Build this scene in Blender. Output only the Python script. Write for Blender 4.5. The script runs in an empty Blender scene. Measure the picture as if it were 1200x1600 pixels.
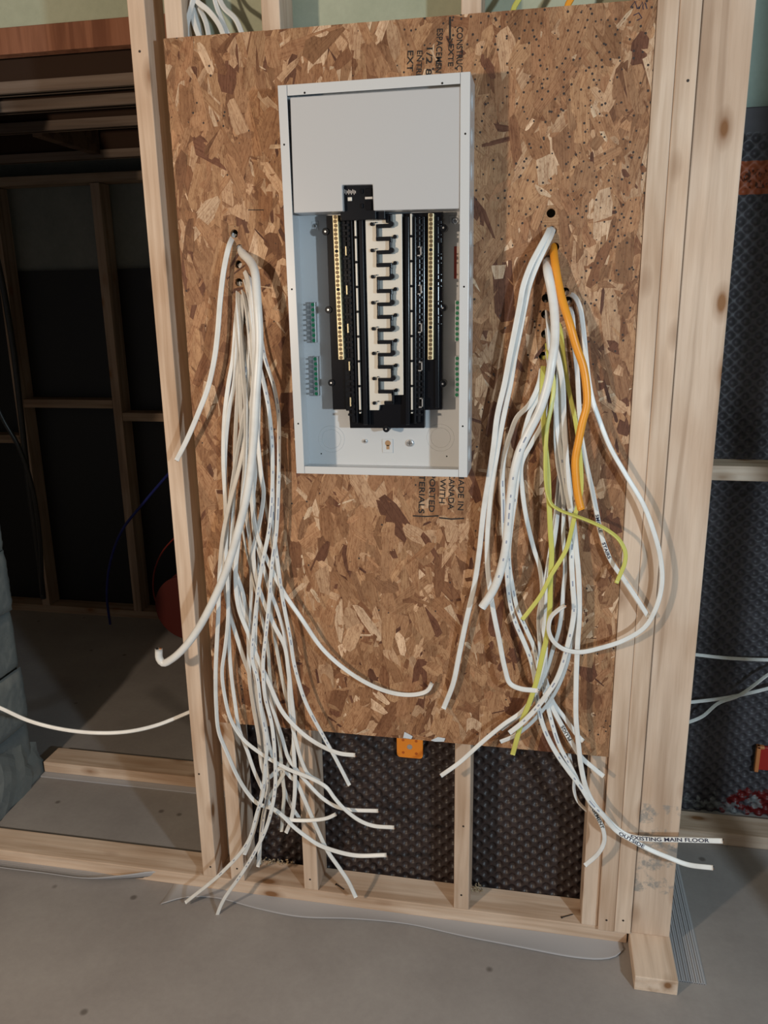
import bpy, bmesh, math, random
import numpy as np
from mathutils import Vector, Matrix
S = bpy.context.scene
C = S.collection
random.seed(7); RNG = np.random.default_rng(11)

# ------------------------------------------------------------------ camera
F, YAW, PITCH, ROLL, CD, CH = 1258.77, -0.1969, 0.2641, -0.0162, 1.6987, 1.5358
cy, sy, cp, sp = math.cos(YAW), math.sin(YAW), math.cos(PITCH), math.sin(PITCH)
FW = Vector((sy*cp, cy*cp, -sp)); RT = Vector((cy, -sy, 0)); UP = RT.cross(FW)
cr, sr = math.cos(ROLL), math.sin(ROLL)
CR = RT*cr + UP*sr; CU = UP*cr - RT*sr
CAMP = Vector((0, -CD, CH))
cam = bpy.data.cameras.new('camera'); co = bpy.data.objects.new('camera', cam); C.objects.link(co)
cam.sensor_fit = 'HORIZONTAL'; cam.sensor_width = 36; cam.lens = F/1200*36; cam.clip_start = .02
M = Matrix((CR, CU, -FW)).transposed().to_4x4(); M.translation = CAMP
co.matrix_world = M; S.camera = co

# ------------------------------------------------------------------ light
S.view_settings.view_transform = 'Standard'; S.view_settings.look = 'None'
S.view_settings.gamma = 1; S.view_settings.use_curve_mapping = False
S.view_settings.exposure = 0.0
w = bpy.data.worlds.new('world'); S.world = w; w.use_nodes = True
w.node_tree.nodes['Background'].inputs[0].default_value = (.93, .95, 1, 1)
w.node_tree.nodes['Background'].inputs[1].default_value = .11
def lamp(name, loc, col, power, size):
    l = bpy.data.lights.new(name, 'POINT'); l.color = col; l.energy = power; l.shadow_soft_size = size
    o = bpy.data.objects.new(name, l); C.objects.link(o); o.location = loc
lamp('cool_work_light', (1.30, -2.0, 1.55), (.70, .88, 1.0), 106, .05)
lamp('warm_work_light', (-1.42, -2.0, 1.55), (1.0, .80, .60), 92, .05)

# ------------------------------------------------------------------ helpers
def ray(px, py): return FW + CR*((px-600)/F) + CU*((800-py)/F)
def at(px, py, y):
    d = ray(px, py); return CAMP + d*((y-CAMP.y)/d.y)
def atz(px, py, z):
    d = ray(px, py); return CAMP + d*((z-CAMP.z)/d.z)

def tag(o, label=None, cat=None, group=None, kind=None):
    if label: o['label'] = label
    if cat: o['category'] = cat
    if group: o['group'] = group
    if kind: o['kind'] = kind
    return o
def empty(name, loc=(0, 0, 0)):
    o = bpy.data.objects.new(name, None); C.objects.link(o); o.location = loc; o.empty_display_size = .05
    return o
def link(name, me, m=None, parent=None, smooth=False, loc=None):
    o = bpy.data.objects.new(name, me); C.objects.link(o)
    if m:
        for mm in (m if isinstance(m, (list, tuple)) else [m]): me.materials.append(mm)
    if parent: o.parent = parent
    if loc is not None: o.location = loc
    if smooth:
        for p in me.polygons: p.use_smooth = True
    return o
def bm_obj(name, bm, m=None, parent=None, smooth=False, loc=None, bevel=0):
    me = bpy.data.meshes.new(name); bmesh.ops.recalc_face_normals(bm, faces=bm.faces); bm.to_mesh(me); bm.free()
    o = link(name, me, m, parent, smooth, loc)
    if bevel:
        b = o.modifiers.new('bevel', 'BEVEL'); b.width = bevel; b.segments = 2; b.limit_method = 'ANGLE'
    return o
def box(bm, x0, x1, y0, y1, z0, z1):
    v = [bm.verts.new((x, y, z)) for x in (x0, x1) for y in (y0, y1) for z in (z0, z1)]
    for f in ((0,1,3,2),(4,6,7,5),(0,4,5,1),(2,3,7,6),(0,2,6,4),(1,5,7,3)): bm.faces.new([v[i] for i in f])
    return v
def prism(bm, pts, y0, y1):        # pts (x,z) outline extruded along y
    a = [bm.verts.new((x, y0, z)) for x, z in pts]; b = [bm.verts.new((x, y1, z)) for x, z in pts]
    n = len(pts); bm.faces.new(a); bm.faces.new(b[::-1])
    for i in range(n): bm.faces.new((a[i], b[i], b[(i+1) % n], a[(i+1) % n]))
def cyl(bm, c, r, d, axis='y', n=20, r2=None):
    c = Vector(c); r2 = r if r2 is None else r2; A = []; B = []
    for i in range(n):
        t = 2*math.pi*i/n; u, v = math.cos(t), math.sin(t)
        if axis == 'y': p, q = Vector((u*r, 0, v*r)), Vector((u*r2, d, v*r2))
        elif axis == 'x': p, q = Vector((0, u*r, v*r)), Vector((d, u*r2, v*r2))
        else: p, q = Vector((u*r, v*r, 0)), Vector((u*r2, v*r2, d))
        A.append(bm.verts.new(c+p)); B.append(bm.verts.new(c+q))
    bm.faces.new(A); bm.faces.new(B[::-1])
    for i in range(n): bm.faces.new((A[i], B[i], B[(i+1) % n], A[(i+1) % n]))

# ------------------------------------------------------------------ materials
def mat(name, col, rough=.6, metal=0, spec=.5, coat=0):
    m = bpy.data.materials.new(name); m.use_nodes = True; b = m.node_tree.nodes['Principled BSDF']
    b.inputs['Base Color'].default_value = (*col, 1); b.inputs['Roughness'].default_value = rough
    b.inputs['Metallic'].default_value = metal; b.inputs['Specular IOR Level'].default_value = spec
    b.inputs['Coat Weight'].default_value = coat
    return m
def nd(m, t, **k):
    n = m.node_tree.nodes.new(t)
    for a, v in k.items():
        if a == 'i':
            for s, x in v.items(): n.inputs[s].default_value = x
        else: setattr(n, a, v)
    return n
def lk(m, a, b): m.node_tree.links.new(a, b)
def ramp(m, fac, stops):
    r = nd(m, 'ShaderNodeValToRGB'); e = r.color_ramp.elements
    while len(e) < len(stops): e.new(.5)
    for q, (p, c) in zip(e, stops): q.position = p; q.color = (*c, 1) if len(c) == 3 else c
    lk(m, fac, r.inputs[0]); return r.outputs[0]
def mix(m, fac, a, b, mode='MIX'):
    n = nd(m, 'ShaderNodeMix', data_type='RGBA', blend_type=mode)
    for s, v in ((n.inputs[0], fac), (n.inputs[6], a), (n.inputs[7], b)):
        if isinstance(v, (int, float)): s.default_value = v
        elif isinstance(v, tuple): s.default_value = (*v, 1)
        else: lk(m, v, s)
    return n.outputs[2]
def mapping(m, scale, coord='Object', loc=None):
    t = nd(m, 'ShaderNodeTexCoord'); mp = nd(m, 'ShaderNodeMapping'); mp.inputs['Scale'].default_value = scale
    lk(m, t.outputs[coord], mp.inputs[0])
    oi = nd(m, 'ShaderNodeObjectInfo'); v = nd(m, 'ShaderNodeVectorMath', operation='SCALE')
    v.inputs[0].default_value = (7.3, 3.1, 5.7) if loc is None else loc; lk(m, oi.outputs['Random'], v.inputs['Scale'])
    lk(m, v.outputs[0], mp.inputs['Location']); return mp.outputs[0]
def noise(m, vec, scale, detail=4, rough=.55, out=0, dist=0):
    n = nd(m, 'ShaderNodeTexNoise'); n.inputs['Scale'].default_value = scale; n.inputs['Detail'].default_value = detail
    n.inputs['Roughness'].default_value = rough; n.inputs['Distortion'].default_value = dist
    lk(m, vec, n.inputs['Vector']); return n.outputs[out]
def bump(m, h, s, d=.002):
    b = nd(m, 'ShaderNodeBump'); b.inputs['Strength'].default_value = s; b.inputs['Distance'].default_value = d
    lk(m, h, b.inputs['Height']); lk(m, b.outputs[0], m.node_tree.nodes['Principled BSDF'].inputs['Normal'])
def setc(m, c): lk(m, c, m.node_tree.nodes['Principled BSDF'].inputs['Base Color'])

def wood(name, axis, light=(.72,.575,.455), dark=(.56,.415,.305), knots=True):
    m = mat(name, light, .75, spec=.25); stain = name == 'weathered_pine'
    sc = {'z': (1, 1, .055), 'x': (.055, 1, 1), 'y': (1, .055, 1)}[axis]
    v = mapping(m, sc)
    n1 = noise(m, v, 26, 3, .5, dist=.6); n2 = noise(m, v, 150, 3, .6)
    c = ramp(m, n1, [(.36, dark), (.52, light), (.75, tuple(min(1, x*1.12) for x in light))])
    c = mix(m, .35, c, ramp(m, n2, [(.3, (.74,.68,.62)), (.6, (1, 1, 1))]), 'MULTIPLY')
    wv = nd(m, 'ShaderNodeTexWave', wave_type='RINGS'); wv.inputs['Scale'].default_value = 16
    wv.inputs['Distortion'].default_value = 5; wv.inputs['Detail'].default_value = 2; wv.inputs['Detail Scale'].default_value = .6
    lk(m, v, wv.inputs['Vector'])
    c = mix(m, .22, c, ramp(m, wv.outputs['Fac'], [(.0, (.76,.62,.50)), (.45, (1, 1, 1))]), 'MULTIPLY')
    if knots:
        sk = {'z': (11, 11, 5), 'x': (5, 11, 11), 'y': (11, 5, 11)}[axis]
        kv = mapping(m, sk, loc=(3.7, 9.1, 6.3)); vo = nd(m, 'ShaderNodeTexVoronoi'); vo.inputs['Scale'].default_value = 1.0
        vo.inputs['Randomness'].default_value = 1; lk(m, kv, vo.inputs['Vector'])
        c = mix(m, ramp(m, vo.outputs['Distance'], [(.07, (1, 1, 1)), (.12, (.45,.45,.45)), (.22, (0, 0, 0))]), c, (.26,.13,.06))
        big = mapping(m, (1, 1, 1)); nn = noise(m, big, 3.2, 2)
        c = mix(m, .5, c, ramp(m, nn, [(.36, (.74,.64,.56)), (.55, (1, 1, 1))]), 'MULTIPLY')
    if stain:      # grey mildew blotches near the foot and one at the head
        tc = nd(m, 'ShaderNodeTexCoord'); sz = nd(m, 'ShaderNodeSeparateXYZ'); lk(m, tc.outputs['Object'], sz.inputs[0])
        a = nd(m, 'ShaderNodeMath', operation='COMPARE', i={1: .24, 2: .12}); lk(m, sz.outputs[2], a.inputs[0])
        b = nd(m, 'ShaderNodeMath', operation='COMPARE', i={1: 2.06, 2: .05}); lk(m, sz.outputs[2], b.inputs[0])
        k = nd(m, 'ShaderNodeMath', operation='ADD'); lk(m, a.outputs[0], k.inputs[0]); lk(m, b.outputs[0], k.inputs[1])
        mk = mix(m, k.outputs[0], (0, 0, 0), ramp(m, noise(m, tc.outputs['Object'], 24, 5, .7), [(.50, (0, 0, 0)), (.60, (.75,.75,.75))]))
        c = mix(m, mk, c, (.25,.25,.24))
    setc(m, c); bump(m, n2, .15); return m
W_Z, W_X, W_Y = wood('pine_upright', 'z'), wood('pine_lying', 'x'), wood('pine_endwise', 'y')
W_OLD = wood('weathered_pine', 'z', (.66,.52,.41), (.52,.39,.295))
W_RED = wood('reddish_lumber', 'z', (.30,.13,.075), (.20,.08,.045), False)
W_DK = wood('shaded_joist_wood', 'x', (.15,.095,.065), (.09,.055,.04), False)  # joist and deck wood, with the unlit ceiling's shade put into the colour
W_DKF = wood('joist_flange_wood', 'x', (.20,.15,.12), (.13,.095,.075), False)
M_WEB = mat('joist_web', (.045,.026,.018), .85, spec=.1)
W_DKZ = wood('shaded_stud_wood', 'z', (.40,.30,.23), (.27,.20,.15))  # pine again, colour darkened to deepen the shade in the dark room
W_DKX = wood('shaded_plate_wood', 'x', (.36,.27,.20), (.25,.18,.13))  # same shade-darkened pine for the dark room's plates and blocking

def concrete(name, a, b, sc=2.2, rough=.85, bs=.25, spots=0):
    m = mat(name, a, rough, spec=.3); v = mapping(m, (1, 1, 1), loc=(0, 0, 0))
    n = noise(m, v, sc, 6, .6); n2 = noise(m, v, 60, 4, .7)
    c = ramp(m, n, [(.3, a), (.7, b)])
    c = mix(m, .25, c, ramp(m, n2, [(.3, (.7,.7,.7)), (.65, (1, 1, 1))]), 'MULTIPLY')
    if spots:
        vo = nd(m, 'ShaderNodeTexVoronoi'); vo.inputs['Scale'].default_value = 7; lk(m, v, vo.inputs['Vector'])
        mk = ramp(m, vo.outputs['Distance'], [(.04, (.7,.7,.7)), (.08, (0, 0, 0))])
        c = mix(m, mk, c, (.09,.075,.065))
    setc(m, c); bump(m, n2, bs); return m
M_FLOOR = concrete('floor_concrete', (.28,.255,.245), (.38,.355,.34), 2.6, .62, .12, 1)
M_PALE = concrete('pale_green_concrete', (.37,.41,.30), (.50,.53,.41), 3)
M_PALER = concrete('pale_blue_green_concrete', (.36,.46,.41), (.46,.56,.50), 3)
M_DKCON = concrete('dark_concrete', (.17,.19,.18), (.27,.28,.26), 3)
M_BLOCK = concrete('grey_block', (.17,.19,.20), (.27,.29,.28), 6, .95, .5)
M_CEIL = concrete('ceiling_boards', (.30,.24,.18), (.36,.30,.23), 2)

M_STEEL = mat('white_enamel_steel', (.63,.65,.67), .25, spec=.5)
M_COVER = mat('cover_enamel', (.53,.54,.56), .25, spec=.5)
M_BLK = mat('black_plastic', (.006,.007,.010), .2, spec=.35)
M_BLK2 = mat('black_dull_plastic', (.006,.006,.008), .2, spec=.25)
M_BUS = mat('tin_plated_bus', (.62,.61,.57), .45, .25)
M_BRASS = mat('pale_brass', (.70,.60,.38), .35, .5)
M_DARKS = mat('screw_recess', (.06,.045,.03), .5)
M_SILV = mat('zinc', (.72,.74,.76), .28, .9)
M_GREEN = mat('green_screw', (.015,.22,.10), .4)
M_RED = mat('red_label', (.33,.045,.03), .5)
M_LAB = mat('label_paper', (.62,.56,.52), .6)
M_TAN = mat('board_seen_through_slot', (.42,.25,.13), .8)
M_HOLE = mat('dark_hole', (.008,.007,.006), .9)
M_INK = mat('black_ink', (.018,.016,.016), .8)
M_BLUEINK = mat('marker_ink', (.015,.015,.05), .7)
M_COPPER = mat('copper', (.50,.22,.10), .35, .8)
M_ORANGE = mat('orange_plastic', (.80,.25,.02), .45)
M_WHITEP = mat('torn_white_wrap', (.62,.68,.74), .5)
M_REDP = mat('red_plastic', (.42,.015,.012), .4)
M_FOAM = mat('grey_foam', (.43,.43,.45), .6)
M_NAIL = mat('dark_nail', (.05,.04,.035), .5, .5)

def cable_mat(name, col, dirty):
    m = mat(name, col, .36, spec=.5); v = mapping(m, (1, 1, 1)); n = noise(m, v, 22, 3)
    setc(m, mix(m, ramp(m, n, [(.42, (0, 0, 0)), (.72, (.55,.55,.55))]), col, dirty)); return m
M_WC = cable_mat('white_cable_jacket', (.80,.81,.80), (.62,.60,.56))
M_WC2 = cable_mat('ivory_cable_jacket', (.72,.68,.60), (.58,.52,.44))
M_YC = cable_mat('yellow_cable_jacket', (.62,.60,.14), (.52,.48,.10))
M_OC = cable_mat('orange_cable_jacket', (.88,.36,.03), (.75,.28,.02))
M_BC = cable_mat('blue_cable_jacket', (.02,.03,.20), (.02,.02,.10))
M_KC = cable_mat('black_hose', (.012,.012,.012), (.02,.02,.02))
M_RC = cable_mat('red_cable_jacket', (.25,.03,.02), (.12,.02,.015))

# flakes
M_OSB = mat('osb_strands', (.4,.24,.12), .62, spec=.35)
def _osb():
    m = M_OSB; a = nd(m, 'ShaderNodeAttribute', attribute_name='tint'); uv = nd(m, 'ShaderNodeAttribute', attribute_name='grain')
    mp = nd(m, 'ShaderNodeMapping'); mp.inputs['Scale'].default_value = (14, 380, 1); lk(m, uv.outputs['Vector'], mp.inputs[0])
    n = noise(m, mp.outputs[0], 1, 3, .6)
    c = mix(m, .75, a.outputs['Color'], ramp(m, n, [(.33, (.62,.50,.42)), (.55, (1.0, 1.0, 1.0))]), 'MULTIPLY')
    tc = nd(m, 'ShaderNodeTexCoord')
    ob = nd(m, 'ShaderNodeMapping'); ob.inputs['Scale'].default_value = (1, 1, .4); lk(m, tc.outputs['Object'], ob.inputs[0])
    blot = noise(m, ob.outputs[0], 70, 5, .72, dist=1.2); fine = noise(m, ob.outputs[0], 300, 3, .7)
    c = mix(m, .8, c, ramp(m, blot, [(.32, (.56,.42,.34)), (.48, (.92,.88,.85)), (.70, (1.12,1.10,1.08))]), 'MULTIPLY')
    c = mix(m, .6, c, ramp(m, fine, [(.34, (.45,.34,.28)), (.46, (1, 1, 1))]), 'MULTIPLY')
    vo = nd(m, 'ShaderNodeTexVoronoi'); vo.inputs['Scale'].default_value = 92; lk(m, tc.outputs['Object'], vo.inputs['Vector'])
    dn = noise(m, tc.outputs['Object'], 7, 3)
    sx = nd(m, 'ShaderNodeSeparateXYZ'); lk(m, tc.outputs['Object'], sx.inputs[0])
    # ink specks thicken towards the board's upper right corner
    mr = nd(m, 'ShaderNodeMapRange', i={1: -.42, 2: .17, 3: 0, 4: 1}); lk(m, sx.outputs[0], mr.inputs[0])
    mz = nd(m, 'ShaderNodeMapRange', i={1: 1.25, 2: 2.05, 3: 0, 4: 1}); lk(m, sx.outputs[2], mz.inputs[0])
    p1 = nd(m, 'ShaderNodeMath', operation='MULTIPLY'); lk(m, mr.outputs[0], p1.inputs[0]); lk(m, mz.outputs[0], p1.inputs[1])
    p2 = nd(m, 'ShaderNodeMath', operation='MULTIPLY_ADD', i={1: .75, 2: 0}); lk(m, p1.outputs[0], p2.inputs[0]); lk(m, dn, p2.inputs[2])
    gate = ramp(m, p2.outputs[0], [(.56, (0, 0, 0)), (.78, (1, 1, 1))])
    rnd = nd(m, 'ShaderNodeSeparateColor'); lk(m, vo.outputs['Color'], rnd.inputs[0])
    g2 = nd(m, 'ShaderNodeMath', operation='LESS_THAN'); lk(m, rnd.outputs[0], g2.inputs[0]); lk(m, gate, g2.inputs[1])
    rs_ = nd(m, 'ShaderNodeMath', operation='MULTIPLY_ADD', i={1: .13, 2: .09}); lk(m, rnd.outputs[1], rs_.inputs[0])
    dd = nd(m, 'ShaderNodeMath', operation='LESS_THAN'); lk(m, vo.outputs['Distance'], dd.inputs[0]); lk(m, rs_.outputs[0], dd.inputs[1])
    g3 = nd(m, 'ShaderNodeMath', operation='MULTIPLY', use_clamp=True); lk(m, g2.outputs[0], g3.inputs[0]); lk(m, dd.outputs[0], g3.inputs[1])
    c = mix(m, g3.outputs[0], c, (.045,.032,.028))
    setc(m, c); bump(m, n, .25)
_osb()

# membrane
def membrane_mat(name, base, orange=False):
    m = mat(name, base, .42, spec=.42 if not orange else .3); b = m.node_tree.nodes['Principled BSDF']
    tc = nd(m, 'ShaderNodeTexCoord'); P = tc.outputs['Object']
    n = noise(m, P, 9, 5, .6); n2 = noise(m, P, 40, 4, .7)
    c = ramp(m, n, [(.35, base), (.75, tuple(x*1.7+.004 for x in base))])
    c = mix(m, ramp(m, n2, [(.69, (0, 0, 0)), (.74, (.5,.5,.5))]), c, (.22,.20,.19))
    if orange:
        s = nd(m, 'ShaderNodeSeparateXYZ'); lk(m, P, s.inputs[0])
        a = nd(m, 'ShaderNodeMath', operation='COMPARE', i={1: 1.80, 2: .039}); lk(m, s.outputs[2], a.inputs[0])
        mp = nd(m, 'ShaderNodeMapping'); mp.inputs['Scale'].default_value = (130, 130, 75); lk(m, P, mp.inputs[0])
        tx = noise(m, mp.outputs[0], 1, 2)
        wr = nd(m, 'ShaderNodeMath', operation='COMPARE', i={1: 1.797, 2: .022}); lk(m, s.outputs[2], wr.inputs[0])
        wk = mix(m, wr.outputs[0], (0, 0, 0), ramp(m, tx, [(.52, (0, 0, 0)), (.60, (.85,.85,.85))]))
        oc = mix(m, wk, (.36,.095,.04), (.05,.02,.015))
        c = mix(m, a.outputs[0], c, oc)
        # scraped red paint and bare patches low on the wall
        zz = nd(m, 'ShaderNodeMapRange', i={1: .16, 2: .05, 3: -.25, 4: .30}); lk(m, s.outputs[2], zz.inputs[0])
        xx = nd(m, 'ShaderNodeMapRange', i={1: .50, 2: .68, 3: -.15, 4: .26}); lk(m, s.outputs[0], xx.inputs[0])
        k = nd(m, 'ShaderNodeMath', operation='ADD'); lk(m, zz.outputs[0], k.inputs[0]); lk(m, xx.outputs[0], k.inputs[1])
        k2 = nd(m, 'ShaderNodeMath', operation='ADD'); lk(m, k.outputs[0], k2.inputs[0]); lk(m, noise(m, P, 17, 4), k2.inputs[1])
        c = mix(m, ramp(m, k2.outputs[0], [(.86, (0, 0, 0)), (.90, (1, 1, 1))]), c, (.12,.010,.010))
        k3 = nd(m, 'ShaderNodeMath', operation='ADD'); lk(m, zz.outputs[0], k3.inputs[0]); lk(m, noise(m, P, 26, 3), k3.inputs[1])
        c = mix(m, ramp(m, k3.outputs[0], [(.80, (0, 0, 0)), (.83, (.8,.8,.8))]), c, (.20,.21,.21))
    setc(m, c); return m
M_MEMB = membrane_mat('brown_black_dimple_sheet', (.028,.019,.018))
M_MEMR = membrane_mat('black_dimple_sheet', (.055,.051,.058), True)
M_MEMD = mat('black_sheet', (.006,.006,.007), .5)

# ------------------------------------------------------------------ setting
def slab(name, x0, x1, y0, y1, z0, z1, m, bevel=0, **k):
    bm = bmesh.new(); cx, cyy, cz = (x0+x1)/2, (y0+y1)/2, z0
    box(bm, x0-cx, x1-cx, y0-cyy, y1-cyy, 0, z1-z0)
    o = bm_obj(name, bm, m, loc=(cx, cyy, cz), bevel=bevel); return tag(o, **k)
slab('floor', -4, 3, -3.6, 2.4, -.1, 0, M_FLOOR, kind='structure')
slab('ceiling', -4, 3, -3.6, .40, 2.47, 2.52, M_CEIL, kind='structure')
slab('wall_center', -.80, .238, .112, 2.0, 0, 2.47, M_PALE, kind='structure')
slab('wall_right', .238, 3, .600, .80, 0, 2.47, M_PALER, kind='structure')
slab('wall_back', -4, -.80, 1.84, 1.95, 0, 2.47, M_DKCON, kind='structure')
slab('wall_back_upper', -4, -.80, .40, .55, 2.212, 2.47, M_PALE, kind='structure')
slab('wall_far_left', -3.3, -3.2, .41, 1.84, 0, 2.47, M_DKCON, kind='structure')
slab('trim_ledge', .60, 1.6, .575, .60, 2.165, 2.20, M_PALER, kind='structure')

# block wall on the left: each course a rough faced block inside one mesh
def block_wall():
    bm = bmesh.new(); h = .197; z = 0; k = 0
    while z < 2.3:
        y1 = .41; first = (k % 2 == 0)
        while y1 > -.62:
            ln = .20 if first else .40; first = False
            y0 = max(y1-ln, -.62)
            n1, n2 = max(2, int((y1-y0)/.01)), 20
            vs = {}
            jx = RNG.uniform(-.006, .006)
            for i in range(n1+1):
                for j in range(n2+1):
                    u, v = i/n1, j/n2
                    e = min(u, 1-u)*(y1-y0)/.028; e2 = min(v, 1-v)*h/.028
                    edge = min(1, e)*min(1, e2)
                    x = -1.612 - .020*(1-edge**.5) + jx + RNG.uniform(-.0012, .0012)
                    vs[i, j] = bm.verts.new((x, y0+(y1-y0)*u, z+h*v))
            for i in range(n1):
                for j in range(n2): bm.faces.new((vs[i, j], vs[i+1, j], vs[i+1, j+1], vs[i, j+1]))
            y1 = y0
        z += h; k += 1
    box(bm, -1.95, -1.636, -.62, .405, 0, 2.36)
    wl = bm_obj('wall_left', bm, M_BLOCK, smooth=True); tag(wl, kind='structure')
    # rubble footing lump
    bm = bmesh.new(); bmesh.ops.create_icosphere(bm, subdivisions=4, radius=1)
    for v in bm.verts:
        d = 1 + .10*math.sin(v.co.x*9+v.co.z*7)*math.cos(v.co.y*11) + RNG.uniform(-.035, .035)
        v.co = Vector((v.co.x*.05*d, v.co.y*.30*d, max(0, v.co.z*.20*d)))
    o = bm_obj('mortar_lump', bm, M_BLOCK, wl, smooth=False, loc=(-1.635, .14, 0))
block_wall()

def membrane(name, x0, x1, z0, z1, y, m, step=.0028, px=.035, rad=.0115, dep=.0075, **k):
    nx, nz = int((x1-x0)/step), int((z1-z0)/step)
    X, Z = np.meshgrid(np.linspace(x0, x1, nx+1), np.linspace(z0, z1, nz+1))
    def cups(ox, oz):
        gx = (X-ox)/px - np.round((X-ox)/px); gz = (Z-oz)/px - np.round((Z-oz)/px)
        return np.hypot(gx, gz)*px
    r = np.minimum(cups(0, 0), cups(px/2, px/2)); t = np.clip(r/rad, 0, 1)
    Y = y + dep*(1-t**3)**1.2 + .002*np.sin(X*9+1)*np.cos(Z*6)
    if name == 'dimple_sheet_right': Y = np.where(Z > 1.90, y, Y)
    co = np.stack([X, Y, Z], -1).reshape(-1, 3); idx = np.arange(co.shape[0]).reshape(nz+1, nx+1)
    f = np.stack([idx[:-1, :-1], idx[:-1, 1:], idx[1:, 1:], idx[1:, :-1]], -1).reshape(-1, 4)
    me = bpy.data.meshes.new('dimple_sheet'); me.from_pydata(co.tolist(), [], f.tolist())
    o = link('dimple_membrane', me, m, smooth=True)
    sm = o.modifiers.new('s', 'SOLIDIFY'); sm.thickness = .001; sm.offset = 1
    return tag(o, **k)
membrane('low', -.796, .236, .0, .64, .1, M_MEMB, label='dark brown dimpled foundation sheet seen between the studs below the strand board', cat='membrane')
membrane('dimple_sheet_right', .35, 1.25, .0, 1.96, .578, M_MEMR, label='black dimpled foundation sheet with orange printed band at the right', cat='membrane')
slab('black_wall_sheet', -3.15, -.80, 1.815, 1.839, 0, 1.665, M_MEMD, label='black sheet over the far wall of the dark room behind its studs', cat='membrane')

# ------------------------------------------------------------------ framing
def stud(x0, y0, z0, z1, m, label, dx=.038, dy=.089, name='wall_stud', group=None, nails=()):
    o = slab(name, x0, x0+dx, y0, y0+dy, z0, z1, m, bevel=.0022, label=label, cat='stud', group=group)
    for (nx, nz) in nails:
        bm = bmesh.new(); cyl(bm, (nx, -dy/2-.0006, nz-z0), .0026, .001, n=10); bm_obj('nail_head', bm, M_NAIL, o)
    return o
L, XO, XB, XS, XT = -.849, -.7699, .1753, -.1763, -.5677
stud(L, 0, .038, 2.39, W_Z, 'pale pine stud left of the strand board at the edge of the dark opening', nails=[(.004, .07), (-.006, .35), (.0, 2.02)])
stud(XO, 0, .038, 2.39, W_Z, 'pine stud behind the left edge of the strand board, second from left', nails=[(.0, .075)])
stud(XT, 0, .038, 2.39, W_Z, 'pine stud under the strand board behind the left cable bundle', nails=[(-.002, .07)])
stud(XS, 0, .038, 2.39, W_Z, 'pine stud right of the orange washer plate below the strand board', nails=[(.0, .08), (.003, .28), (0, .46)])
stud(XB-.0385, 0, .038, 2.39, W_Z, 'pine stud whose lower end shows below the right corner of the strand board', nails=[(.0, .47)])
stud(XB, -.0115, .038, 2.39, W_Z, 'pine stud directly against the right edge of the strand board', dy=.100, nails=[(.0, .07)])
stud(XB+.0385, -.0115, .038, 2.39, W_Z, 'pine stud between the board-edge stud and the wide flat post', dy=.100, nails=[(.0, .075), (.004, 1.9)])
stud(XB+.078, -.006, .038, 2.39, W_OLD, 'wide stained pine post standing flat face out at the right end of the wall', dx=.089, dy=.038, name='wide_post')
slab('bottom_plate', -3.0, .246, 0, .089, 0, .038, W_X, .002, label='long pine bottom plate on the concrete floor under the board wall', cat='plate')
slab('top_plate', -.86, .345, 0, .089, 2.392, 2.43, W_X, .002, label='pine top plate across the heads of the studs', cat='plate')
slab('bottom_plate', .250, .344, -.137, .560, 0, .038, W_Y, .002, label='short pine plate jutting toward the viewer under the wide post', cat='plate')
slab('bottom_plate', .352, 1.6, .42, .512, 0, .038, W_X, .002, label='pine plate on the floor against the black sheet at the right', cat='plate')
slab('blocking', .352, 1.6, .42, .512, 1.066, 1.104, W_X, .002, label='horizontal pine blocking across the black sheet at the right', cat='blocking')
slab('bottom_plate', -1.60, -.81, .42, .509, .0045, .042, W_X, .002, label='pine sill plate across the floor of the dark opening', cat='plate')
slab('lintel_board', -3.0, -.80, .395, .43, 2.150, 2.212, W_RED, .002, label='reddish brown board across the top of the dark opening', cat='board')
# dark room
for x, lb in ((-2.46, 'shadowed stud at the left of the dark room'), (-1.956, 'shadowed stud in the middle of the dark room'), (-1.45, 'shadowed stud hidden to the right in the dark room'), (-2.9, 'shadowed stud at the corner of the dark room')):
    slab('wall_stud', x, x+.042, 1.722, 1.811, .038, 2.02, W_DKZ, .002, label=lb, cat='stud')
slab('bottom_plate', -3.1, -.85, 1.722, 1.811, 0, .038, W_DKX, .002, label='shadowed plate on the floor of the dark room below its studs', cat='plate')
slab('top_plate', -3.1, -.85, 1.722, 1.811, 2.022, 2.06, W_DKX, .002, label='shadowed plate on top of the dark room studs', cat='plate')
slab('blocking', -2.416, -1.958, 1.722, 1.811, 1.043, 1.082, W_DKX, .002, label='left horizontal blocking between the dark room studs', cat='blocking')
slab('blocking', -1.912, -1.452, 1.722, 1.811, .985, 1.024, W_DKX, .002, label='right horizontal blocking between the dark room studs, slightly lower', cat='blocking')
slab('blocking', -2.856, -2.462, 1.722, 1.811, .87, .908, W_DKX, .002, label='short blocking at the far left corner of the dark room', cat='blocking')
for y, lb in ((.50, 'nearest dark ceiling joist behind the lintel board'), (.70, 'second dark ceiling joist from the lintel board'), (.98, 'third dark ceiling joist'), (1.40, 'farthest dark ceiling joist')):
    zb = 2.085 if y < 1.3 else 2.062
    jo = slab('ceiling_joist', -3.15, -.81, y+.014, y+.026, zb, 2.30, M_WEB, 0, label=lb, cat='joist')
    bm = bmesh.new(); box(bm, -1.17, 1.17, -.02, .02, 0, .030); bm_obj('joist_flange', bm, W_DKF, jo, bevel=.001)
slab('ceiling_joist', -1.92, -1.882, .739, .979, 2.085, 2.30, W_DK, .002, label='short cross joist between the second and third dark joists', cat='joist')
slab('ceiling_joist', -1.75, -1.712, 1.019, 1.399, 2.075, 2.30, W_DK, .002, label='cross joist between the third and the farthest dark joists', cat='joist')
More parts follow.
